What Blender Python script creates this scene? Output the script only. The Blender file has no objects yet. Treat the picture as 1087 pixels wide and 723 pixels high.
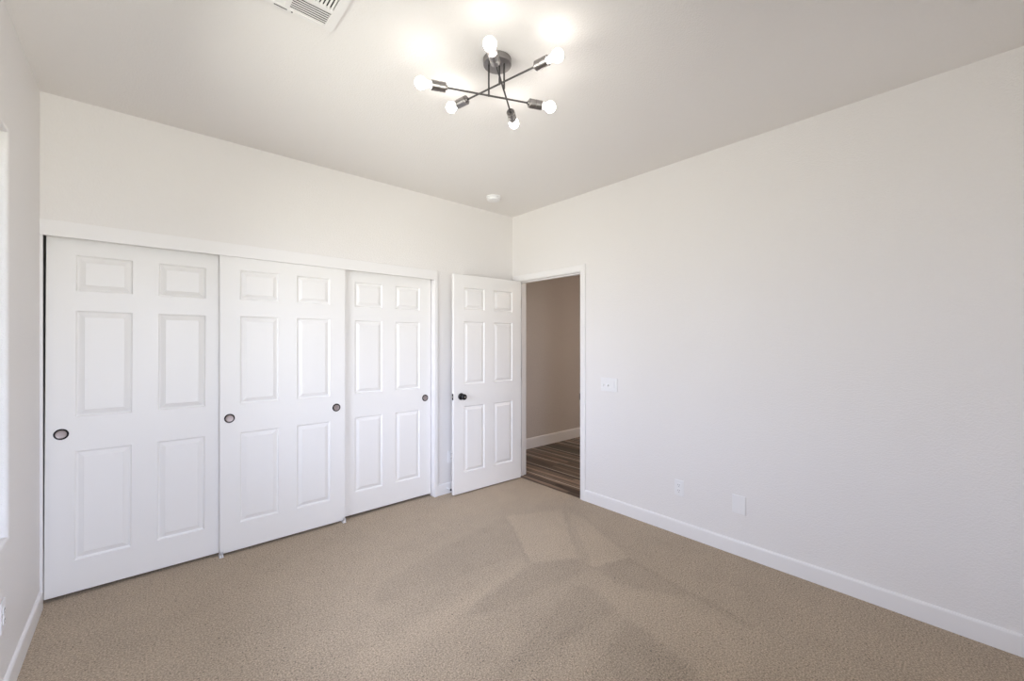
import bpy, bmesh, math, random
from math import pi, sin, cos, radians
from mathutils import Vector, Matrix

sc = bpy.context.scene
C = sc.collection
random.seed(7)

# ------------------------------------------------------------------ camera
CAM_H = 1.4093
cam = bpy.data.cameras.new('camera')
cam.sensor_width = 36.0
cam.lens = 441.23 / 1087 * 36.0
cam.shift_y = 2.0 / 1087
cam.clip_start = 0.02
cam_ob = bpy.data.objects.new('camera', cam)
cam_ob.location = (0, 0, CAM_H)
cam_ob.rotation_euler = (pi / 2, 0, -radians(41.745))
C.objects.link(cam_ob)
sc.camera = cam_ob

# ------------------------------------------------------------------ light
SKY_COL = (0.75, 0.835, 1.06)       # pale daylight above the horizon
GROUND_COL = (1.0, 1.0, 0.90)       # ground below it
SKY_STRENGTH = 12.4
GROUND_STRENGTH = 9.4
BULB_STRENGTH = 13.5
BULB_COL = (1.0, 0.94, 0.87, 1)
HALL_LIGHT = 26.0
sc.view_settings.view_transform = 'Standard'
sc.view_settings.look = 'None'
sc.view_settings.gamma = 1
sc.view_settings.use_curve_mapping = False
sc.view_settings.exposure = 0.0
sc.cycles.max_bounces = 14
sc.cycles.diffuse_bounces = 10
sc.cycles.glossy_bounces = 4
sc.cycles.transparent_max_bounces = 12
sc.cycles.caustics_reflective = False
sc.cycles.caustics_refractive = False

world = bpy.data.worlds.new('world')
sc.world = world
world.use_nodes = True
wn_ = world.node_tree
bg = wn_.nodes['Background']
tc_ = wn_.nodes.new('ShaderNodeTexCoord')
sp_ = wn_.nodes.new('ShaderNodeSeparateXYZ')
cr_ = wn_.nodes.new('ShaderNodeValToRGB')
mr_ = wn_.nodes.new('ShaderNodeMapRange')
mr_.inputs['From Min'].default_value = -0.1
mr_.inputs['From Max'].default_value = 0.1
wn_.links.new(tc_.outputs['Generated'], sp_.inputs[0])
wn_.links.new(sp_.outputs['Z'], mr_.inputs['Value'])
wn_.links.new(mr_.outputs[0], cr_.inputs[0])
_m = max(SKY_STRENGTH, GROUND_STRENGTH)
cr_.color_ramp.elements[0].color = (*[c * GROUND_STRENGTH / _m for c in GROUND_COL], 1)
cr_.color_ramp.elements[1].color = (*[c * SKY_STRENGTH / _m for c in SKY_COL], 1)
wn_.links.new(cr_.outputs[0], bg.inputs['Color'])
bg.inputs['Strength'].default_value = _m

# room dimensions (metres; camera foot at the origin, x along the closet wall, y towards it)
XL, XR, YB, YR, H = -0.3995, 2.9531, 3.3040, -0.29, 2.74
WT = 0.117
HALL_Y = 3.97
# windows: (lo, hi, sill, head)
WIN1 = (1.30, 2.622, 0.62, 2.262)      # in the left wall, along y
WIN2 = (-0.33, 1.10, 0.62, 2.262)       # in the rear wall, along x


def portal(name, loc, rot, sx, sy):
    l = bpy.data.lights.new(name, 'AREA')
    l.shape = 'RECTANGLE'; l.size = sx; l.size_y = sy
    l.cycles.is_portal = True
    o = bpy.data.objects.new(name, l)
    o.location = loc; o.rotation_euler = rot
    C.objects.link(o)

# area lights point along local -Z
portal('sky_portal_left', (XL - 0.17, (WIN1[0] + WIN1[1]) / 2, (WIN1[2] + WIN1[3]) / 2),
       (0, -pi / 2, 0), WIN1[3] - WIN1[2], WIN1[1] - WIN1[0])
portal('sky_portal_rear', ((WIN2[0] + WIN2[1]) / 2, YR - 0.17, (WIN2[2] + WIN2[3]) / 2),
       (pi / 2, 0, 0), WIN2[1] - WIN2[0], WIN2[3] - WIN2[2])


# soft unseen fill light, added to brighten the hall past the doorway
hl = bpy.data.lights.new('hall_fill', 'AREA')
hl.shape = 'DISK'; hl.size = 0.5; hl.energy = HALL_LIGHT; hl.color = (1.0, 0.86, 0.74)
hlo = bpy.data.objects.new('hall_fill', hl)
hlo.location = (4.9, 1.6, 2.70)
C.objects.link(hlo)


# ------------------------------------------------------------------ materials
def new_mat(name):
    m = bpy.data.materials.new(name)
    m.use_nodes = True
    nt = m.node_tree
    return m, nt, nt.nodes['Principled BSDF']


def node(nt, typ, **kw):
    n = nt.nodes.new(typ)
    for k, v in kw.items():
        setattr(n, k, v)
    return n


def setin(n, i, v, nt):
    if isinstance(v, bpy.types.NodeSocket):
        nt.links.new(v, n.inputs[i])
    else:
        n.inputs[i].default_value = v


def mth(nt, op, a, b=0.0, clamp=False):
    n = node(nt, 'ShaderNodeMath', operation=op, use_clamp=clamp)
    setin(n, 0, a, nt); setin(n, 1, b, nt)
    return n.outputs[0]


def pos(nt):
    return node(nt, 'ShaderNodeNewGeometry').outputs['Position']


def noise(nt, vec, scale, detail=2.0, rough=0.5):
    n = node(nt, 'ShaderNodeTexNoise')
    nt.links.new(vec, n.inputs['Vector'])
    n.inputs['Scale'].default_value = scale
    n.inputs['Detail'].default_value = detail
    n.inputs['Roughness'].default_value = rough
    return n.outputs['Fac']


def ramp(nt, fac, stops, interp='LINEAR'):
    r = node(nt, 'ShaderNodeValToRGB')
    r.color_ramp.interpolation = interp
    e = r.color_ramp.elements
    while len(e) < len(stops):
        e.new(0.5)
    for k, (p, c) in zip(e, stops):
        k.position = p
        k.color = (*c, 1) if len(c) == 3 else c
    nt.links.new(fac, r.inputs[0])
    return r.outputs[0]


def bump(nt, bs, height, dist, strength=1.0):
    b = node(nt, 'ShaderNodeBump')
    b.inputs['Distance'].default_value = dist
    b.inputs['Strength'].default_value = strength
    nt.links.new(height, b.inputs['Height'])
    nt.links.new(b.outputs[0], bs.inputs['Normal'])


def paint(name, col, rough=0.6, tex=0.0, texscale=70, spec=0.4):
    m, nt, bs = new_mat(name)
    bs.inputs['Base Color'].default_value = (*col, 1)
    bs.inputs['Roughness'].default_value = rough
    bs.inputs['Specular IOR Level'].default_value = spec
    if tex:
        p = pos(nt)
        f = noise(nt, p, texscale, 2.0, 0.55)
        f = ramp(nt, f, [(0.40, (0, 0, 0)), (0.62, (1, 1, 1))])
        bump(nt, bs, f, tex, 1.0)
    return m


def metal(name, col, rough=0.35, metallic=1.0, streak=0.0):
    m, nt, bs = new_mat(name)
    bs.inputs['Base Color'].default_value = (*col, 1)
    bs.inputs['Roughness'].default_value = rough
    bs.inputs['Metallic'].default_value = metallic
    if streak:
        f = noise(nt, pos(nt), 220, 3)
        bump(nt, bs, f, streak, 0.6)
    return m


M_WALL = paint('wall_paint', (0.80, 0.782, 0.772), 0.55, 0.0006, 140, 0.3)
M_CEIL = paint('ceiling_paint', (0.81, 0.79, 0.775), 0.75, 0.0005, 140, 0.2)
M_HALL = paint('hall_wall_paint_dimmed', (0.60, 0.55, 0.51), 0.6, 0.001, 85, 0.3)  # wall paint darkened, the hall's dimness put into the colour
M_TRIM = paint('trim_paint', (0.83, 0.82, 0.82), 0.35, 0, 0, 0.5)
M_DOOR = paint('door_paint', (0.845, 0.835, 0.822), 0.36, 0.00012, 260, 0.5)
M_PLASTIC = paint('white_plastic', (0.82, 0.82, 0.83), 0.3, 0, 0, 0.5)
M_VENT = paint('vent_enamel', (0.80, 0.79, 0.78), 0.4)
M_DARK = paint('dark_void', (0.03, 0.03, 0.03), 0.8)
M_SLOT = paint('slot_shadow_plastic', (0.12, 0.12, 0.13), 0.6)
M_BLACK = metal('black_hardware', (0.02, 0.02, 0.022), 0.28, 0.7)
M_PULL_RIM = metal('pull_rim_dark_bronze', (0.018, 0.015, 0.015), 0.4, 0.6)
M_PULL_CUP = metal('pull_cup_satin_bronze', (0.36, 0.31, 0.30), 0.45, 0.75)
M_GUN = metal('gunmetal', (0.30, 0.285, 0.28), 0.33, 1.0, 0.0002)
M_GUN_DARK = metal('dark_gunmetal', (0.10, 0.095, 0.095), 0.35, 1.0)
M_RUBBER = paint('black_rubber', (0.015, 0.015, 0.015), 0.7)
M_HINGE = metal('satin_hinge', (0.62, 0.55, 0.48), 0.4, 0.5)
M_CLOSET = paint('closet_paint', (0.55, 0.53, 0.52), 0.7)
M_FRAME = paint('window_vinyl', (0.85, 0.85, 0.85), 0.35)

# window glass: mostly clear with a Fresnel sheen
M_GLASS, nt, bs = new_mat('window_glass')
nt.nodes.remove(bs)
mix = node(nt, 'ShaderNodeMixShader'); fr = node(nt, 'ShaderNodeFresnel'); fr.inputs['IOR'].default_value = 1.45
tr = node(nt, 'ShaderNodeBsdfTransparent'); gl = node(nt, 'ShaderNodeBsdfGlossy'); gl.inputs['Roughness'].default_value = 0.02
nt.links.new(fr.outputs[0], mix.inputs[0]); nt.links.new(tr.outputs[0], mix.inputs[1]); nt.links.new(gl.outputs[0], mix.inputs[2])
nt.links.new(mix.outputs[0], nt.nodes['Material Output'].inputs['Surface'])

# lit bulb
M_BULB, nt, bs = new_mat('lit_bulb_glass')
bs.inputs['Base Color'].default_value = (0.9, 0.9, 0.9, 1)
bs.inputs['Roughness'].default_value = 0.15
bs.inputs['Emission Color'].default_value = BULB_COL
bs.inputs['Emission Strength'].default_value = BULB_STRENGTH


# --- carpet: cut pile with flecks and vacuum marks (pile brushed in different directions)
def halfplane(nt, sx, sy, a, b, soft):
    """1 on the left of the directed line a->b (xy), soft edge."""
    dx, dy = b[0] - a[0], b[1] - a[1]
    L = math.hypot(dx, dy)
    nx, ny = -dy / L, dx / L
    c = nx * a[0] + ny * a[1]
    d = mth(nt, 'ADD', mth(nt, 'MULTIPLY', sx, nx), mth(nt, 'MULTIPLY', sy, ny))
    d = mth(nt, 'SUBTRACT', d, c)
    d = mth(nt, 'DIVIDE', d, soft)
    return mth(nt, 'ADD', d, 0.5, clamp=True)


# vacuum strokes on the carpet (floor metres): polygon corners, counter-clockwise, strength, edge softness
PILE_MARKS = [
    # filled below, beside the floor
]


def carpet():
    m, nt, bs = new_mat('beige_carpet')
    p = pos(nt)
    sep = node(nt, 'ShaderNodeSeparateXYZ'); nt.links.new(p, sep.inputs[0])
    wob = noise(nt, p, 14, 3)
    wob = mth(nt, 'MULTIPLY', mth(nt, 'SUBTRACT', wob, 0.5), 0.05)
    sx = mth(nt, 'ADD', sep.outputs[0], wob)
    sy = mth(nt, 'SUBTRACT', sep.outputs[1], wob)
    total = None
    for poly, amt, soft in PILE_MARKS:
        f = None
        for k in range(len(poly)):
            a, b = poly[k], poly[(k + 1) % len(poly)]
            h = halfplane(nt, sx, sy, a, b, soft)
            f = h if f is None else mth(nt, 'MULTIPLY', f, h)
        f = mth(nt, 'MULTIPLY', f, amt * 1.08)
        total = f if total is None else mth(nt, 'ADD', total, f)
    broad = noise(nt, p, 1.6, 3, 0.55)
    broad = mth(nt, 'MULTIPLY', mth(nt, 'SUBTRACT', broad, 0.5), 0.26)
    mid = noise(nt, p, 9, 3, 0.6)
    mid = mth(nt, 'MULTIPLY', mth(nt, 'SUBTRACT', mid, 0.5), 0.16)
    fleck = noise(nt, p, 135, 2, 0.7)
    fleck = mth(nt, 'MULTIPLY', mth(nt, 'SUBTRACT', fleck, 0.5), 2.5)
    deep = noise(nt, p, 82, 1, 0.5)                      # shade in gaps between tufts, painted as dark flecks
    deep = mth(nt, 'MULTIPLY', mth(nt, 'SUBTRACT', deep, 0.62, clamp=True), -3.4)
    fleck = mth(nt, 'ADD', fleck, deep)
    s = mth(nt, 'ADD', mth(nt, 'ADD', broad, mid), fleck)
    if total is not None:
        s = mth(nt, 'ADD', s, total)
    s = mth(nt, 'ADD', s, 1.0)
    vm = node(nt, 'ShaderNodeVectorMath', operation='SCALE')
    vm.inputs[0].default_value = (0.425, 0.338, 0.245)
    nt.links.new(s, vm.inputs['Scale'])
    nt.links.new(vm.outputs[0], bs.inputs['Base Color'])
    bs.inputs['Roughness'].default_value = 1.0
    bs.inputs['Specular IOR Level'].default_value = 0.05
    bs.inputs['Sheen Weight'].default_value = 0.15
    bs.inputs['Sheen Roughness'].default_value = 0.6
    hgt = noise(nt, p, 190, 2, 0.7)
    bump(nt, bs, hgt, 0.006, 0.8)
    return m


# --- hall floor: multi-tone wood planks running along y
def planks():
    m, nt, bs = new_mat('hall_wood_planks')
    p = pos(nt)
    sep = node(nt, 'ShaderNodeSeparateXYZ'); nt.links.new(p, sep.inputs[0])
    x, y = sep.outputs[0], sep.outputs[1]
    w = 0.062
    row = mth(nt, 'FLOOR', mth(nt, 'DIVIDE', x, w))
    wn = node(nt, 'ShaderNodeTexWhiteNoise', noise_dimensions='1D'); nt.links.new(row, wn.inputs['W'])
    yo = mth(nt, 'ADD', y, mth(nt, 'MULTIPLY', wn.outputs[0], 1.3))
    seg = mth(nt, 'FLOOR', mth(nt, 'DIVIDE', yo, 1.1))
    cmb = node(nt, 'ShaderNodeCombineXYZ'); nt.links.new(row, cmb.inputs[0]); nt.links.new(seg, cmb.inputs[1])
    w2 = node(nt, 'ShaderNodeTexWhiteNoise', noise_dimensions='2D'); nt.links.new(cmb.outputs[0], w2.inputs['Vector'])
    col = ramp(nt, w2.outputs['Value'], [(0.0, (0.030, 0.020, 0.015)), (0.22, (0.13, 0.085, 0.060)), (0.42, (0.24, 0.17, 0.125)),
                                         (0.6, (0.07, 0.062, 0.046)), (0.78, (0.30, 0.215, 0.155)), (1.0, (0.045, 0.032, 0.026))])
    st = node(nt, 'ShaderNodeCombineXYZ')
    nt.links.new(mth(nt, 'MULTIPLY', x, 46), st.inputs[0]); nt.links.new(mth(nt, 'MULTIPLY', y, 2.0), st.inputs[1])
    nt.links.new(mth(nt, 'MULTIPLY', w2.outputs['Value'], 9), st.inputs[2])
    g = noise(nt, st.outputs[0], 1.0, 4, 0.65)
    g = mth(nt, 'ADD', mth(nt, 'MULTIPLY', mth(nt, 'SUBTRACT', g, 0.5), 3.6), 1.0)
    # thin pale line / dark joint at plank edges
    fx = mth(nt, 'FRACT', mth(nt, 'DIVIDE', x, w))
    edge = mth(nt, 'LESS_THAN', fx, 0.16)
    dark = mth(nt, 'SUBTRACT', 1.0, mth(nt, 'MULTIPLY', edge, 0.7))
    g = mth(nt, 'MULTIPLY', g, dark)
    g = mth(nt, 'MAXIMUM', g, 0.12)
    vm = node(nt, 'ShaderNodeVectorMath', operation='SCALE')
    nt.links.new(col, vm.inputs[0]); nt.links.new(g, vm.inputs['Scale'])
    # thin pale grain lines on some boards
    pale = mth(nt, 'MULTIPLY', mth(nt, 'GREATER_THAN', fx, 0.76), mth(nt, 'GREATER_THAN', wn.outputs[0], 0.62))
    pm = node(nt, 'ShaderNodeMix', data_type='RGBA')
    nt.links.new(mth(nt, 'MULTIPLY', pale, 0.85), pm.inputs[0])
    nt.links.new(vm.outputs[0], pm.inputs[6]); pm.inputs[7].default_value = (0.62, 0.53, 0.43, 1)
    nt.links.new(pm.outputs[2], bs.inputs['Base Color'])
    bs.inputs['Roughness'].default_value = 0.45
    return m


# ------------------------------------------------------------------ mesh helpers
def obj(name, bm, mat, parent=None, smooth=False, recalc=True):
    if recalc:
        bmesh.ops.recalc_face_normals(bm, faces=bm.faces)
    me = bpy.data.meshes.new(name)
    bm.to_mesh(me); bm.free()
    me.materials.append(mat)
    if smooth:
        for pl in me.polygons:
            pl.use_smooth = True
        try:
            me.set_sharp_from_angle(angle=radians(38))
        except Exception:
            pass
    o = bpy.data.objects.new(name, me)
    C.objects.link(o)
    if parent is not None:
        o.parent = parent
    return o


def empty(name, loc, rz=0.0):
    o = bpy.data.objects.new(name, None)
    o.location = loc
    o.rotation_euler = (0, 0, rz)
    o.empty_display_size = 0.1
    C.objects.link(o)
    return o


def tag(o, label, cat, group=None, kind=None):
    o['label'] = label
    o['category'] = cat
    if group:
        o['group'] = group
    if kind:
        o['kind'] = kind
    return o


def structure(o, label=None, cat=None):
    o['kind'] = 'structure'
    if label:
        o['label'] = label
    if cat:
        o['category'] = cat
    return o


def add_box(bm, lo, hi, bev=0.0, seg=2):
    g = bmesh.ops.create_cube(bm, size=1.0)
    vs = g['verts']
    for v in vs:
        v.co = Vector([(lo[i] + hi[i]) / 2 + v.co[i] * (hi[i] - lo[i]) for i in range(3)])
    if bev:
        es = list({e for v in vs for e in v.link_edges})
        bmesh.ops.bevel(bm, geom=es, offset=bev, segments=seg, profile=0.5, affect='EDGES')
    return bm


def box(lo, hi, bev=0.0, seg=2):
    return add_box(bmesh.new(), lo, hi, bev, seg)


def add_lathe(bm, prof, mat4=None, n=32):
    """prof: list of (r, h) revolved about local z; mat4 places it."""
    mat4 = mat4 or Matrix()
    rings = []
    for r, h in prof:
        if r < 1e-6:
            rings.append([bm.verts.new(mat4 @ Vector((0, 0, h)))])
        else:
            rings.append([bm.verts.new(mat4 @ Vector((r * cos(2 * pi * k / n), r * sin(2 * pi * k / n), h))) for k in range(n)])
    for a, b in zip(rings, rings[1:]):
        for k in range(n):
            k2 = (k + 1) % n
            q = []
            if len(a) == 1:
                q = [a[0], b[k], b[k2]]
            elif len(b) == 1:
                q = [a[k], b[0], a[k2]]
            else:
                q = [a[k], b[k], b[k2], a[k2]]
            bm.faces.new(q)
    return bm


def lathe(prof, mat4=None, n=32):
    return add_lathe(bmesh.new(), prof, mat4, n)


def axis_mat(p, d):
    """local z along d, origin at p"""
    d = Vector(d).normalized()
    return Matrix.Translation(Vector(p)) @ d.to_track_quat('Z', 'Y').to_matrix().to_4x4()


def rod(a, b, r, n=16):
    a, b = Vector(a), Vector(b)
    L = (b - a).length
    return lathe([(0, 0), (r, 0), (r, L), (0, L)], axis_mat(a, b - a), n)


def extrude_profile(prof, a, b, out, bm=None):
    """2-D profile (d, z) swept from a to b on the floor plan; d is measured along unit vector out."""
    bm = bm or bmesh.new()
    out = Vector((*out, 0)).normalized()
    rows = []
    for p in (Vector((*a, 0)), Vector((*b, 0))):
        rows.append([bm.verts.new(p + out * d + Vector((0, 0, z))) for d, z in prof])
    n = len(prof)
    for k in range(n):
        k2 = (k + 1) % n
        bm.faces.new([rows[0][k], rows[0][k2], rows[1][k2], rows[1][k]])
    bm.faces.new(rows[0]); bm.faces.new(list(reversed(rows[1])))
    return bm


def wall_mesh(us, zs, holes, to3, t, bevel=0.0):
    """A slab with rectangular holes: grid lines us (along) and zs (up); to3(u, d, z) gives the 3-D point at depth d in 0..t."""
    us = sorted(set(us)); zs = sorted(set(zs))
    bm = bmesh.new()
    V = {}

    def v(i, j, s):
        if (i, j, s) not in V:
            V[(i, j, s)] = bm.verts.new(to3(us[i], 0 if s == 0 else t, zs[j]))
        return V[(i, j, s)]

    def solid(i, j):
        if i < 0 or j < 0 or i >= len(us) - 1 or j >= len(zs) - 1:
            return False
        cu, cz = (us[i] + us[i + 1]) / 2, (zs[j] + zs[j + 1]) / 2
        return not any(h[0] < cu < h[1] and h[2] < cz < h[3] for h in holes)

    for i in range(len(us) - 1):
        for j in range(len(zs) - 1):
            if not solid(i, j):
                continue
            for s in (0, 1):
                bm.faces.new([v(i, j, s), v(i + 1, j, s), v(i + 1, j + 1, s), v(i, j + 1, s)])
            if not solid(i - 1, j): bm.faces.new([v(i, j, 0), v(i, j, 1), v(i, j + 1, 1), v(i, j + 1, 0)])
            if not solid(i + 1, j): bm.faces.new([v(i + 1, j, 0), v(i + 1, j, 1), v(i + 1, j + 1, 1), v(i + 1, j + 1, 0)])
            if not solid(i, j - 1): bm.faces.new([v(i, j, 0), v(i, j, 1), v(i + 1, j, 1), v(i + 1, j, 0)])
            if not solid(i, j + 1): bm.faces.new([v(i, j + 1, 0), v(i, j + 1, 1), v(i + 1, j + 1, 1), v(i + 1, j + 1, 0)])
    bmesh.ops.recalc_face_normals(bm, faces=bm.faces)
    if bevel:
        # round the room-side edges of the holes (bullnose corners)
        es = []
        for h in holes:
            if h[2] <= zs[0]:
                continue
            for e in bm.edges:
                ok = True
                for w_ in e.verts:
                    key = next(k for k, q in V.items() if q is w_)
                    u, z = us[key[0]], zs[key[1]]
                    if key[2] != 0 or not (h[0] - 1e-6 <= u <= h[1] + 1e-6 and h[2] - 1e-6 <= z <= h[3] + 1e-6):
                        ok = False
                if ok and any(abs(f.normal.dot(g.normal)) < 0.5 for f in e.link_faces for g in e.link_faces if f is not g):
                    es.append(e)
        bmesh.ops.bevel(bm, geom=list(set(es)), offset=bevel, segments=5, profile=0.5, affect='EDGES')
    return bm


# ------------------------------------------------------------------ room shell
M_CARPET = None  # built after the marks are known (below)

CL0, CL1, CLZ = XL + 0.001, 2.0, 2.04          # closet opening
DY0, DY1, DZ = 2.366, 3.234, 2.064             # doorway rough opening in the right wall
JY0, JY1, JZ = 2.385, 3.215, 2.045             # clear opening between jambs

wl = wall_mesh([YR - WT, WIN1[0], WIN1[1], HALL_Y], [0, WIN1[2], WIN1[3], H], [WIN1],
               lambda u, d, z: Vector((XL - d, u, z)), 0.16, bevel=0.014)
structure(obj('wall_left', wl, M_WALL, smooth=True), 'white textured wall with the window at the left edge of the room', 'wall')
wr = wall_mesh([YR - WT, DY0, DY1, HALL_Y], [0, DZ, H], [(DY0, DY1, -1, DZ)],
               lambda u, d, z: Vector((XR + d, u, z)), WT)
structure(obj('wall_right', wr, M_WALL), 'long blank white textured wall right of the doorway', 'wall')
wb = wall_mesh([XL, CL1, XR], [0, CLZ, H], [(XL - 1, CL1, -1, CLZ)],
               lambda u, d, z: Vector((u, YB + d, z)), WT)
structure(obj('wall_back', wb, M_WALL), 'white wall above and beside the closet doors', 'wall')
wre = wall_mesh([XL, WIN2[0], WIN2[1], XR], [0, WIN2[2], WIN2[3], H], [WIN2],
                lambda u, d, z: Vector((u, YR - d, z)), 0.16, bevel=0.014)
structure(obj('wall_rear', wre, M_WALL, smooth=True), 'white wall behind the viewer with a window', 'wall')
structure(obj('ceiling', box((XL - 0.16, YR - 0.16, H), (XR + WT, HALL_Y, H + 0.1)), M_CEIL), 'flat off-white bedroom ceiling', 'ceiling')

# hall beyond the door, and the closet's inside
HX1, HY0 = 6.6, 1.2
structure(obj('wall_hall', box((XL, HALL_Y, -0.05), (HX1 + 0.1, HALL_Y + 0.1, H)), M_HALL), 'hall wall, dimness in its darker paint, seen through the open doorway', 'wall')
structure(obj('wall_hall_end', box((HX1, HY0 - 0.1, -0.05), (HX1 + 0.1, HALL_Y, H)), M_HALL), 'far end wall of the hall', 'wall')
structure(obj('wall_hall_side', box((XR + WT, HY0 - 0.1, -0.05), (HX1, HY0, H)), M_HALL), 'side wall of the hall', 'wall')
structure(obj('ceiling_hall', box((XR + WT, HY0 - 0.1, H), (HX1 + 0.1, HALL_Y, H + 0.1)), M_CEIL), 'hall ceiling', 'ceiling')
structure(obj('wall_closet', box((2.35, YB + WT, 0), (2.45, HALL_Y, H)), M_CLOSET), 'side wall inside the closet', 'wall')


# ------------------------------------------------------------------ trim
BASE_PROF = [(0, 0), (0.0125, 0), (0.0125, 0.083), (0.0115, 0.090), (0.008, 0.096), (0.004, 0.0985), (0, 0.0985)]


def baseboard(name, a, b, out, label):
    o = obj(name, extrude_profile(BASE_PROF, a, b, out), M_TRIM)
    return structure(o, label, 'baseboard')


CAS = 0.057
baseboard('baseboard_right', (XR, YR), (XR, 2.381 - CAS), (-1, 0), 'white baseboard along the foot of the long right wall')
baseboard('baseboard_left', (XL, YR), (XL, YB - 0.02), (1, 0), 'white baseboard along the foot of the window wall at left')
baseboard('baseboard_back', (2.024, YB), (XR, YB), (0, -1), 'short white baseboard behind the open door')
baseboard('baseboard_rear', (XL, YR), (XR, YR), (0, 1), 'white baseboard along the wall behind the viewer')
HB = [(d, z * 1.42 - 0.001) for d, z in BASE_PROF]
structure(obj('baseboard_hall', extrude_profile(HB, (XR + WT, HALL_Y), (HX1, HALL_Y), (0, -1)), M_TRIM), 'pale baseboard along the hall wall through the doorway', 'baseboard')

# closet header fascia and side boards
structure(obj('trim_1', box((XL, YB - 0.019, 1.979), (2.020, YB - 0.0005, 2.064), 0.002), M_TRIM), 'long white header board above the closet doors', 'trim')
structure(obj('trim_2', box((1.990, YB - 0.019, 0.0), (2.022, YB + 0.10, 1.9785), 0.002), M_TRIM), 'white side board at the right end of the closet', 'trim')
structure(obj('trim_3', box((XL, YB - 0.012, 0.0), (XL + 0.0115, YB - 0.0005, 1.9785), 0.001), M_TRIM), 'narrow white side board at the left end of the closet', 'trim')


# doorway: jamb lining with stop, and casing with a stepped profile
def doorway():
    bm = bmesh.new()
    add_box(bm, (XR, DY0, 0), (XR + WT, JY0, DZ))
    add_box(bm, (XR, JY1, 0), (XR + WT, DY1, DZ))
    add_box(bm, (XR, JY0, JZ), (XR + WT, JY1, DZ))
    add_box(bm, (XR + 0.042, JY0, 0), (XR + 0.075, JY0 + 0.011, JZ))
    add_box(bm, (XR + 0.042, JY1 - 0.011, 0), (XR + 0.075, JY1, JZ))
    add_box(bm, (XR + 0.042, JY0 + 0.011, JZ - 0.011), (XR + 0.075, JY1 - 0.011, JZ))
    jamb = obj('trim_4', bm, M_TRIM)
    structure(jamb, 'white door jamb lining the doorway', 'trim')
    # casing: profile (across w from inner edge, thickness t), mitred at the corners
    prof = [(0.0, 0.0), (0.0, 0.008), (0.006, 0.0105), (0.020, 0.012), (0.040, 0.015), (0.052, 0.016), (CAS, 0.013), (CAS, 0.0)]
    r = 0.005
    y0, y1, zt = JY0 - r, JY1 + r, JZ + r
    bm = bmesh.new()
    rows = []
    for (cy, cz, oy, oz) in [(y0, 0, -1, 0), (y0, zt, -1, 1), (y1, zt, 1, 1), (y1, 0, 1, 0)]:
        rows.append([bm.verts.new((XR - t, cy + oy * w, cz + oz * w)) for w, t in prof])
    for a, b in zip(rows, rows[1:]):
        for k in range(len(prof) - 1):
            bm.faces.new([a[k], a[k + 1], b[k + 1], b[k]])
    bm.faces.new(rows[0]); bm.faces.new(rows[-1])
    structure(obj('trim_5', bm, M_TRIM), 'white moulded casing framing the doorway', 'trim')
    return jamb


JAMB = doorway()


# ------------------------------------------------------------------ windows (outside the frame, they light the room)
def window(name, lo, hi, z0, z1, to3, label):
    root = empty(name, to3((lo + hi) / 2, 0, z0))
    structure(root, label, 'window')
    inv = Matrix.Translation(-root.location)

    def bx(bm, a, b, bev=0.003):
        p, q = to3(*a), to3(*b)
        add_box(bm, [min(p[i], q[i]) for i in range(3)], [max(p[i], q[i]) for i in range(3)], bev)

    def done(n, bm, m):
        bm.transform(inv)
        return obj(n, bm, m, root)

    f = 0.045
    bm = bmesh.new()
    bx(bm, (lo, 0.09, z0), (lo + f, 0.15, z1)); bx(bm, (hi - f, 0.09, z0), (hi, 0.15, z1))
    bx(bm, (lo + f, 0.09, z0), (hi - f, 0.15, z0 + f)); bx(bm, (lo + f, 0.09, z1 - f), (hi - f, 0.15, z1))
    mid = (lo + hi) / 2
    bx(bm, (mid - 0.025, 0.095, z0 + f), (mid + 0.025, 0.145, z1 - f))
    done('window_frame', bm, M_FRAME)
    for a, b in ((lo + f, mid - 0.025), (mid + 0.025, hi - f)):
        bm = bmesh.new()
        bx(bm, (a, 0.118, z0 + f), (b, 0.122, z1 - f), 0)
        done('glass_pane', bm, M_GLASS)
    return root


window('window_1', *WIN1, lambda u, d, z: Vector((XL - d, u, z)), 'bright window in the left wall')
window('window_2', *WIN2, lambda u, d, z: Vector((u, YR - d, z)), 'window in the wall behind the viewer')


# ------------------------------------------------------------------ six-panel doors
PANEL_X = [(0.113, 0.347), (0.464, 0.698)]
RING = [(0.0, 0.0), (0.002, 0.0050), (0.006, 0.0100), (0.011, 0.0120), (0.033, 0.0025), (0.036, 0.0008)]


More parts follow.
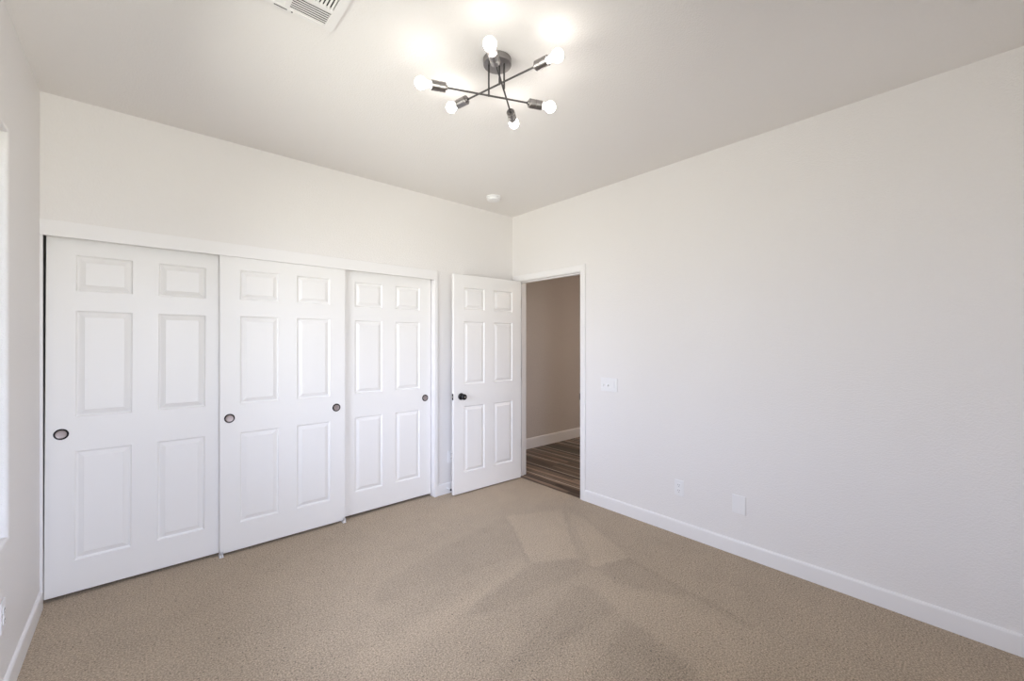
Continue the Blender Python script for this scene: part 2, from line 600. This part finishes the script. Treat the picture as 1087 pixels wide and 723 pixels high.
def panel_slab(w, z0, z1, t, px, pz, both=False):
    """Moulded slab, local x 0..w, front at y=0 facing -y, back at y=t."""
    bm = bmesh.new()
    e = 0.0025
    xs = sorted({e, w - e, *[a for p in px for a in p]})
    zs = sorted({z0 + e, z1 - e, *[a for p in pz for a in p]})
    outers = []
    for side in (0, 1):
        def Y(d):
            return d if side == 0 else t - d
        V = [[bm.verts.new((x, Y(0), z)) for z in zs] for x in xs]
        for i in range(len(xs) - 1):
            for j in range(len(zs) - 1):
                hole = any(abs(xs[i] - a) < 1e-6 and abs(xs[i + 1] - b) < 1e-6 for a, b in px) and \
                       any(abs(zs[j] - a) < 1e-6 and abs(zs[j + 1] - b) < 1e-6 for a, b in pz)
                q = [V[i][j], V[i + 1][j], V[i + 1][j + 1], V[i][j + 1]]
                if not hole or (side == 1 and not both):
                    bm.faces.new(q)
                    continue
                prev = q
                for ins, dep in RING[1:]:
                    x0, x1, c0, c1 = xs[i] + ins, xs[i + 1] - ins, zs[j] + ins, zs[j + 1] - ins
                    cur = [bm.verts.new((a, Y(dep), b)) for a, b in ((x0, c0), (x1, c0), (x1, c1), (x0, c1))]
                    for k in range(4):
                        bm.faces.new([prev[k], prev[(k + 1) % 4], cur[(k + 1) % 4], cur[k]])
                    prev = cur
                bm.faces.new(prev)
        # perimeter loop, then the eased arris
        nx, nz = len(xs), len(zs)
        loop = [V[i][0] for i in range(nx)] + [V[nx - 1][j] for j in range(1, nz)] + \
               [V[i][nz - 1] for i in range(nx - 2, -1, -1)] + [V[0][j] for j in range(nz - 2, 0, -1)]
        out = []
        for v in loop:
            x = 0.0 if v.co.x < e * 1.5 else (w if v.co.x > w - e * 1.5 else v.co.x)
            z = z0 if v.co.z < z0 + e * 1.5 else (z1 if v.co.z > z1 - e * 1.5 else v.co.z)
            out.append(bm.verts.new((x, Y(e), z)))
        n = len(loop)
        for k in range(n):
            bm.faces.new([loop[k], loop[(k + 1) % n], out[(k + 1) % n], out[k]])
        outers.append(out)
    a, b = outers
    n = len(a)
    for k in range(n):
        bm.faces.new([a[k], a[(k + 1) % n], b[(k + 1) % n], b[k]])
    return bm


PZ = [(0.197, 0.803), (0.995, 1.587), (1.697, 1.897)]


def finger_pull(x, z, parent):
    m = axis_mat((x, 0, z), (0, -1, 0))
    rim = obj('finger_pull', lathe([(0.0225, -0.003), (0.0225, 0.0030), (0.0240, 0.0042), (0.0275, 0.0044), (0.0295, 0.0030), (0.0300, 0.0010), (0.0300, -0.003)], m, 40), M_PULL_RIM, parent, True)
    rim['label'] = 'dark bronze round finger pull'
    obj('pull_cup', lathe([(0.0230, 0.0030), (0.0210, 0.0016), (0.018, 0.0011), (0.010, 0.0008), (0, 0.0007)], m, 40), M_PULL_CUP, rim, True)


def closet_door(x0, y, w, zb, pulls, label, tilt=0.0):
    root = empty('sliding_closet_door', (x0, y, 0))
    root.rotation_euler = (0, tilt, 0)
    tag(root, label, 'closet door', 'six-panel sliding closet doors', 'thing')
    obj('door_panel', panel_slab(w, zb, 2.028, 0.032, PANEL_X, PZ), M_DOOR, root)
    for px in pulls:
        finger_pull(px, 0.905, root)
    return root


closet_door(-0.3915, 3.345, 0.811, 0.020, (0.060,), 'leftmost white six-panel closet door, next to the window wall', 0.0048)
closet_door(0.384, 3.306, 0.811, 0.017, (0.054, 0.744), 'middle white six-panel closet door, in front, with two finger pulls')
closet_door(1.1735, 3.345, 0.811, 0.023, (0.752,), 'rightmost white six-panel closet door, next to the open bedroom door')


def door_guide(x, label):
    root = empty('floor_guide', (x, 3.318, 0))
    tag(root, label, 'door guide', 'floor guides of the closet doors')
    bm = bmesh.new()
    add_box(bm, (-0.012, -0.030, 0.0), (0.012, 0.034, 0.004), 0.001)
    obj('base_plate', bm, M_PLASTIC, root)
    for yy in (-0.028, 0.022):
        bm = bmesh.new()
        add_box(bm, (-0.009, yy, 0.004), (-0.003, yy + 0.005, 0.040), 0.001)
        add_box(bm, (0.003, yy, 0.004), (0.009, yy + 0.005, 0.040), 0.001)
        add_box(bm, (-0.009, yy, 0.020), (0.009, yy + 0.005, 0.040), 0.001)
        obj('guide_fin', bm, M_PLASTIC, root)


door_guide(0.393, 'white plastic guide at the lower left corner of the middle closet door')
door_guide(1.186, 'white plastic guide at the lower right corner of the middle closet door')


# entry door, swung open in front of the closet wall
def entry_door():
    root = empty('door_1', (2.127, 3.1816, 0), -radians(1.82))
    structure(root, 'white six-panel bedroom door standing open beside the doorway', 'door')
    px = [(0.112, 0.349), (0.460, 0.699)]
    pz = [(0.199, 0.815), (1.019, 1.604), (1.717, 1.920)]
    obj('door_panel', panel_slab(0.813, 0.012, 2.040, 0.035, px, pz, True), M_DOOR, root)
    kx, kz = 0.080, 0.909
    for s, y in ((-1, 0.0), (1, 0.035)):
        m = axis_mat((kx, y, kz), (0, s, 0))
        rose = obj('door_knob', lathe([(0, 0.012), (0.010, 0.012), (0.012, 0.016), (0.0115, 0.030), (0.014, 0.034), (0.022, 0.038), (0.0265, 0.045), (0.0275, 0.052),
                                       (0.0255, 0.059), (0.020, 0.064), (0.010, 0.066), (0, 0.0665)], m, 32), M_BLACK, root, True)
        rose['label'] = 'black round door knob'
        obj('rosette', lathe([(0, 0.013), (0.016, 0.013), (0.024, 0.010), (0.031, 0.006), (0.0325, 0.002), (0.0325, 0.0), (0, 0)], m, 32), M_BLACK, rose, True)
        if s == -1:
            obj('lock_button', lathe([(0, 0.0695), (0.004, 0.0695), (0.005, 0.068), (0.005, 0.064)], m, 16), M_HINGE, rose, True)
    lp = obj('latch_plate', box((-0.0012, 0.006, kz - 0.029), (0.001, 0.029, kz + 0.029), 0.0008), M_BLACK, root)
    bm = bmesh.new()
    add_box(bm, (-0.010, 0.011, kz - 0.006), (-0.0012, 0.024, kz + 0.006), 0.002)
    obj('latch_bolt', bm, M_HINGE, lp)
    for z in (1.815, 1.087, 0.345):
        bm = bmesh.new()
        add_box(bm, (0.813, 0.006, z - 0.044), (0.8145, 0.035, z + 0.044))
        add_lathe(bm, [(0, -0.045), (0.0055, -0.045), (0.0065, -0.043), (0.0065, 0.043), (0.0055, 0.045), (0, 0.045)],
                  Matrix.Translation((0.8185, 0.0395, z)), 16)
        obj('hinge', bm, M_HINGE, root)
    return root


entry_door()
# hinge leaves and strike on the jamb
for z in (1.815, 1.087, 0.345):
    bm = box((XR + 0.002, JY1 - 0.0015, z - 0.044), (XR + 0.056, JY1 + 0.0005, z + 0.044), 0.0006)
    obj('hinge_leaf', bm, M_HINGE, JAMB)
bm = bmesh.new()
add_box(bm, (XR - 0.010, JY0 - 0.0005, 0.892), (XR + 0.036, JY0 + 0.0018, 0.950), 0.0007)
o = obj('strike_plate', bm, M_BLACK, JAMB)
o['label'] = 'black strike plate'


# ------------------------------------------------------------------ small wall things
def wall_root(name, p, rz):
    """local x along the wall (to the right when facing it), local -y out into the room"""
    return empty(name, p, rz)


def outlet(p, rz, label, group='duplex outlets near the floor'):
    r = wall_root('wall_outlet', p, rz)
    tag(r, label, 'outlet', group)
    obj('cover_plate', box((-0.035, -0.006, -0.058), (0.035, 0.0, 0.058), 0.0025), M_PLASTIC, r)
    for zc in (0.020, -0.020):
        bm = lathe([(0, 0.0), (0.0168, 0.0), (0.0168, 0.0078), (0.0158, 0.0085), (0, 0.0085)], axis_mat((0, 0, zc), (0, -1, 0)), 28)
        for v in bm.verts:
            v.co.x = max(-0.0150, min(0.0150, v.co.x))
        rec = obj('receptacle', bm, M_PLASTIC, r)
        for sx, hh in ((-0.0062, 0.0042), (0.0062, 0.0036)):
            obj('slot', box((sx - 0.0012, -0.0089, zc + 0.004 - hh), (sx + 0.0012, -0.0080, zc + 0.004 + hh)), M_SLOT, rec)
        obj('slot', lathe([(0, 0.0082), (0.0024, 0.0082), (0.0024, 0.0089), (0, 0.0089)], axis_mat((0, 0, zc - 0.008), (0, -1, 0)), 12), M_SLOT, rec)
    obj('screw', lathe([(0, 0.0055), (0.003, 0.0055), (0.0027, 0.0070), (0, 0.0074)], axis_mat((0, 0, 0), (0, -1, 0)), 14), M_PLASTIC, r, True)
    return r


RZ_RIGHT = -pi / 2      # facing the right wall: local x runs towards -y
outlet((XR, 1.461, 0.340), RZ_RIGHT, 'white duplex outlet on the long right wall, nearer the doorway than the blank plate')
outlet((2.174, YB, 0.338), 0.0, 'white duplex outlet half hidden behind the open door')
outlet((XL, 2.490, 0.360), pi / 2, 'white duplex outlet under the window on the left wall')

# blank plate
r = wall_root('blank_plate', (XR, 1.051, 0.336), RZ_RIGHT)
tag(r, 'blank white cover plate low on the right wall, right of the outlet', 'wall plate')
obj('cover_plate', box((-0.042, -0.007, -0.061), (0.042, 0.0, 0.061), 0.003), M_PLASTIC, r)
for zc in (0.042, -0.042):
    obj('screw', lathe([(0, 0.0065), (0.003, 0.0065), (0.0027, 0.0078), (0, 0.0082)], axis_mat((0, 0, zc), (0, -1, 0)), 14), M_PLASTIC, r, True)

# three-gang switch plate: two toggles and a rocker
r = wall_root('light_switch', (XR, 2.0755, 1.052), RZ_RIGHT)
tag(r, 'white three-gang light switch plate on the wall right of the doorway', 'light switch')
obj('cover_plate', box((-0.082, -0.0065, -0.058), (0.082, 0.0, 0.058), 0.003), M_PLASTIC, r)
for xc in (-0.050, -0.004):
    t = obj('toggle_switch', box((xc - 0.0055, -0.0075, -0.0125), (xc + 0.0055, -0.006, 0.0125), 0.0005), M_PLASTIC, r)
    bm = box((xc - 0.0048, -0.024, -0.0055), (xc + 0.0048, -0.0065, 0.0055), 0.0012)
    bmesh.ops.rotate(bm, verts=bm.verts, cent=(xc, -0.0065, 0), matrix=Matrix.Rotation(radians(38), 3, 'X'))
    obj('lever', bm, M_PLASTIC, t)
rk = obj('rocker_switch', box((0.046 - 0.0168, -0.0085, -0.033), (0.046 + 0.0168, -0.006, 0.033), 0.001), M_PLASTIC, r)
bm = box((0.046 - 0.0155, -0.0105, -0.0315), (0.046 + 0.0155, -0.0080, 0.0315), 0.0012)
obj('paddle', bm, M_PLASTIC, rk)

# spring door stop on the baseboard behind the door
r = empty('door_stop', (2.131, YB - 0.0125, 0.050))
tag(r, 'small door stop with a black tip on the baseboard behind the open door', 'door stop')
m = axis_mat((0, 0, 0), (0, -1, 0))
obj('base', lathe([(0, 0), (0.011, 0), (0.011, 0.003), (0.006, 0.008), (0, 0.008)], m, 20), M_PLASTIC, r, True)
prof = [(0, 0.007)]
for k in range(18):
    h = 0.008 + k * 0.0025
    prof += [(0.0042, h), (0.0054, h + 0.0012)]
prof += [(0.0042, 0.053), (0, 0.053)]
obj('spring', lathe(prof, m, 16), M_PLASTIC, r, True)
o = obj('rubber_tip', lathe([(0, 0.052), (0.0075, 0.052), (0.008, 0.054), (0.008, 0.066), (0.006, 0.070), (0, 0.071)], m, 20), M_RUBBER, r, True)
o['label'] = 'black rubber tip'


# ------------------------------------------------------------------ ceiling things
# smoke detector
r = empty('smoke_detector', (2.405, 2.948, H))
tag(r, 'round white smoke detector on the ceiling near the far corner', 'smoke detector')
dm = axis_mat((0, 0, 0), (0, 0, -1))
obj('base', lathe([(0, 0), (0.066, 0), (0.066, 0.010), (0.063, 0.012), (0, 0.012)], dm, 40), M_PLASTIC, r, True)
obj('cover', lathe([(0.056, 0.012), (0.060, 0.014), (0.060, 0.026), (0.056, 0.033), (0.046, 0.037), (0.020, 0.039), (0, 0.039)], dm, 40), M_PLASTIC, r, True)
obj('test_button', lathe([(0.009, 0.0385), (0.009, 0.0405), (0.007, 0.0415), (0, 0.0418)], axis_mat((0.02, -0.015, 0), (0, 0, -1)), 20), M_PLASTIC, r, True)

# ceiling register: x 0.25..0.606, y 1.477..1.833
r = empty('ceiling_vent', (0.428, 1.655, H))
tag(r, 'white metal air vent with angled louvers in the ceiling near the top edge', 'vent')


def vbox(bm, x0, y0, z0, x1, y1, z1, bev=0.0):
    add_box(bm, (x0 - 0.428, y0 - 1.655, z0), (x1 - 0.428, y1 - 1.655, z1), bev)


VX0, VX1, VY0, VY1 = 0.250, 0.606, 1.477, 1.833
blocks = [(0.437, 0.572, 1.728, 1.816), (0.284, 0.419, 1.728, 1.816), (0.437, 0.572, 1.494, 1.711), (0.284, 0.419, 1.494, 1.711)]
us_ = [VX0, 0.284, 0.419, 0.437, 0.572, VX1]
vs_ = [VY0, 1.494, 1.711, 1.728, 1.816, VY1]
fbm = wall_mesh(us_, vs_, [b for b in blocks], lambda u, d, z: Vector((u - 0.428, z - 1.655, -0.010 + d)), 0.010)
obj('frame', fbm, M_VENT, r)
bm = bmesh.new(); vbox(bm, 0.27, 1.49, -0.0012, 0.59, 1.82, -0.0002)
obj('duct_shadow', bm, M_DARK, r)


def louver(cx, cy, lx, ly, tilt, ax):
    bm = box((-lx / 2, -ly / 2, -0.0006), (lx / 2, ly / 2, 0.0006))
    bmesh.ops.rotate(bm, verts=bm.verts, cent=(0, 0, 0), matrix=Matrix.Rotation(tilt, 3, ax))
    bmesh.ops.translate(bm, verts=bm.verts, vec=(cx - 0.428, cy - 1.655, -0.0065))
    obj('louver', bm, M_VENT, r)


for b, along_x, n, tl in ((blocks[0], True, 7, 0.30), (blocks[1], True, 7, -0.25), (blocks[2], False, 10, 0.55), (blocks[3], False, 10, -0.55)):
    x0, x1, y0, y1 = b
    for k in range(n):
        f = (k + 0.5) / n
        if along_x:
            louver((x0 + x1) / 2, y0 + f * (y1 - y0), x1 - x0, (y1 - y0) / n * 0.90, tl, 'X')
        else:
            louver(x0 + f * (x1 - x0), (y0 + y1) / 2, (x1 - x0) / n * 0.58, y1 - y0, tl, 'Y')
bm = box((0.386 - 0.428, 1.8235 - 1.655, -0.0108), (0.432 - 0.428, 1.8275 - 1.655, -0.0095))  # dark strip painting in the shadow gap at the frame's edge
obj('edge_gap_shadow', bm, M_DARK, r)
bm = lathe([(0, 0.0098), (0.0035, 0.0098), (0.003, 0.0115), (0, 0.012)], axis_mat((0.45 - 0.428, 1.826 - 1.655, 0), (0, 0, -1)), 14)
obj('screw', bm, M_SLOT, r, True)


# ------------------------------------------------------------------ six-bulb ceiling light
LX, LY = 1.252, 1.507
r = empty('ceiling_light', (LX, LY, H))
tag(r, 'gunmetal ceiling light of three crossed arms with six lit bulbs', 'ceiling light')
obj('canopy', lathe([(0, 0), (0.066, 0), (0.066, 0.024), (0.0645, 0.0265), (0.061, 0.027), (0, 0.027)], axis_mat((0, 0, 0), (0, 0, -1)), 48), M_GUN, r, True)
# (stem xy, arm height)
ARMS = [
    ((1.220, 1.531), 2.570),
    ((1.268, 1.476), 2.600),
    ((1.262, 1.503), 2.630),
]


def light_arm(stem, z, a, b):
    """arm through the stem foot; a and b are the bulb centres in plan"""
    a, b = Vector((*a, z)), Vector((*b, z))
    off = Vector((LX, LY, H))
    d = (b - a).normalized()
    st = obj('stem', rod(Vector((stem[0], stem[1], H - 0.026)) - off, Vector((stem[0], stem[1], z - 0.004)) - off, 0.0042, 14), M_GUN_DARK, r, True)
    s0, s1 = a + d * 0.112, b - d * 0.112
    arm = obj('arm', rod(s0 - off, s1 - off, 0.0042, 14), M_GUN_DARK, r, True)
    for c, dd in ((a, -d), (b, d)):
        # socket: from 0.108 to 0.040 behind the bulb's centre
        m = axis_mat(c - off, dd)
        obj('socket', lathe([(0, -0.1130), (0.006, -0.1130), (0.0065, -0.1190), (0.010, -0.1190), (0.011, -0.1110), (0.0195, -0.1110), (0.0215, -0.1090), (0.0215, -0.0850), (0.0200, -0.0840),
                             (0.0200, -0.0800), (0.0215, -0.0790), (0.0215, -0.0470), (0.0195, -0.0470), (0.0185, -0.0530), (0, -0.0530)], m, 32), M_GUN, arm, True)
        prof = [(0, -0.052), (0.0120, -0.052), (0.0125, -0.040), (0.0150, -0.028)]
        R = 0.0268
        for k in range(15):
            th = radians(-52 + k * (142 / 14.0))
            prof.append((max(R * cos(th), 0.0), R * sin(th)))
        prof[-1] = (0, R)
        bl = obj('bulb', lathe(prof, m, 32), M_BULB, arm, True)
        bl['label'] = 'lit round bulb'


ENDS = [((0.9335, 1.6586), (1.5055, 1.4044)), ((1.0383, 1.2962), (1.5122, 1.6792)), ((1.2019, 1.8209), (1.3222, 1.1909))]
for (stem, z), (ea, eb) in zip(ARMS, ENDS):
    light_arm(stem, z, ea, eb)

# ------------------------------------------------------------------ floors
PILE_MARKS += [([(1.852, 1.909), (2.134, 1.743), (2.667, 2.329), (2.214, 2.545)], 0.085, 0.02),
               ([(2.115, 1.603), (2.379, 1.524), (2.675, 2.045), (2.629, 2.22)], 0.075, 0.02),
               ([(1.202, 1.773), (1.36, 1.686), (2.115, 1.603), (2.125, 1.722), (1.843, 1.9)], -0.085, 0.04),
               ([(0.633, 1.868), (0.736, 1.675), (1.832, 1.888), (1.856, 1.962)], 0.07, 0.06),
               ([(1.105, 1.347), (1.17, 1.289), (1.506, 1.272), (1.869, 1.27), (1.952, 1.443), (1.875, 1.558), (1.523, 1.469)], -0.075, 0.05),
               ([(1.348, 1.083), (1.677, 0.789), (1.78, 0.793), (1.851, 1.042), (1.838, 1.187)], -0.085, 0.05),
               ([(2.07, 1.384), (2.224, 1.106), (2.302, 1.044), (2.379, 1.524), (2.108, 1.598)], -0.085, 0.03),
               ([(1.74, 0.733), (1.838, 0.6), (2.085, 0.681), (2.215, 1.101), (1.934, 1.528)], 0.05, 0.06),
               ([(0.94, 2.138), (1.893, 2.017), (2.214, 2.545), (1.579, 2.456), (1.02, 2.321)], -0.06, 0.05),
               ([(0.803, 1.826), (1.306, 1.891), (1.32, 2.053), (0.871, 1.981)], -0.045, 0.06),
               ([(2.476, 1.166), (2.577, 0.842), (2.689, 0.878), (2.69, 1.133)], -0.05, 0.05),
               ([(1.836, 1.919), (1.858, 1.907), (2.16, 2.423), (2.139, 2.435)], -0.09, 0.02),
               ([(2.227, 1.878), (2.249, 1.858), (2.651, 2.295), (2.629, 2.315)], -0.1, 0.02),
               ([(2.465, 1.714), (2.491, 1.701), (2.684, 2.086), (2.657, 2.1)], -0.1, 0.02),
               ([(2.466, 1.706), (2.494, 1.41), (2.519, 1.412), (2.49, 1.709)], -0.05, 0.03),
               ([(2.287, 1.047), (2.317, 1.042), (2.383, 1.502), (2.354, 1.507)], -0.05, 0.03),
               ([(2.235, 0.74), (2.28, 0.734), (2.324, 1.041), (2.279, 1.048)], -0.1, 0.04),
               ([(1.464, 1.348), (1.467, 1.298), (1.602, 1.305), (1.6, 1.355)], -0.07, 0.03)]
structure(obj('floor', box((XL - 0.16, YR - 0.16, -0.05), (XR + 0.004, HALL_Y, 0.0)), carpet()), 'beige cut-pile carpet with vacuum marks', 'floor')
structure(obj('floor_hall', box((XR + 0.004, HY0 - 0.1, -0.05), (HX1 + 0.1, HALL_Y, -0.001)), planks()), 'dark multi-tone wood plank floor of the hall', 'floor')
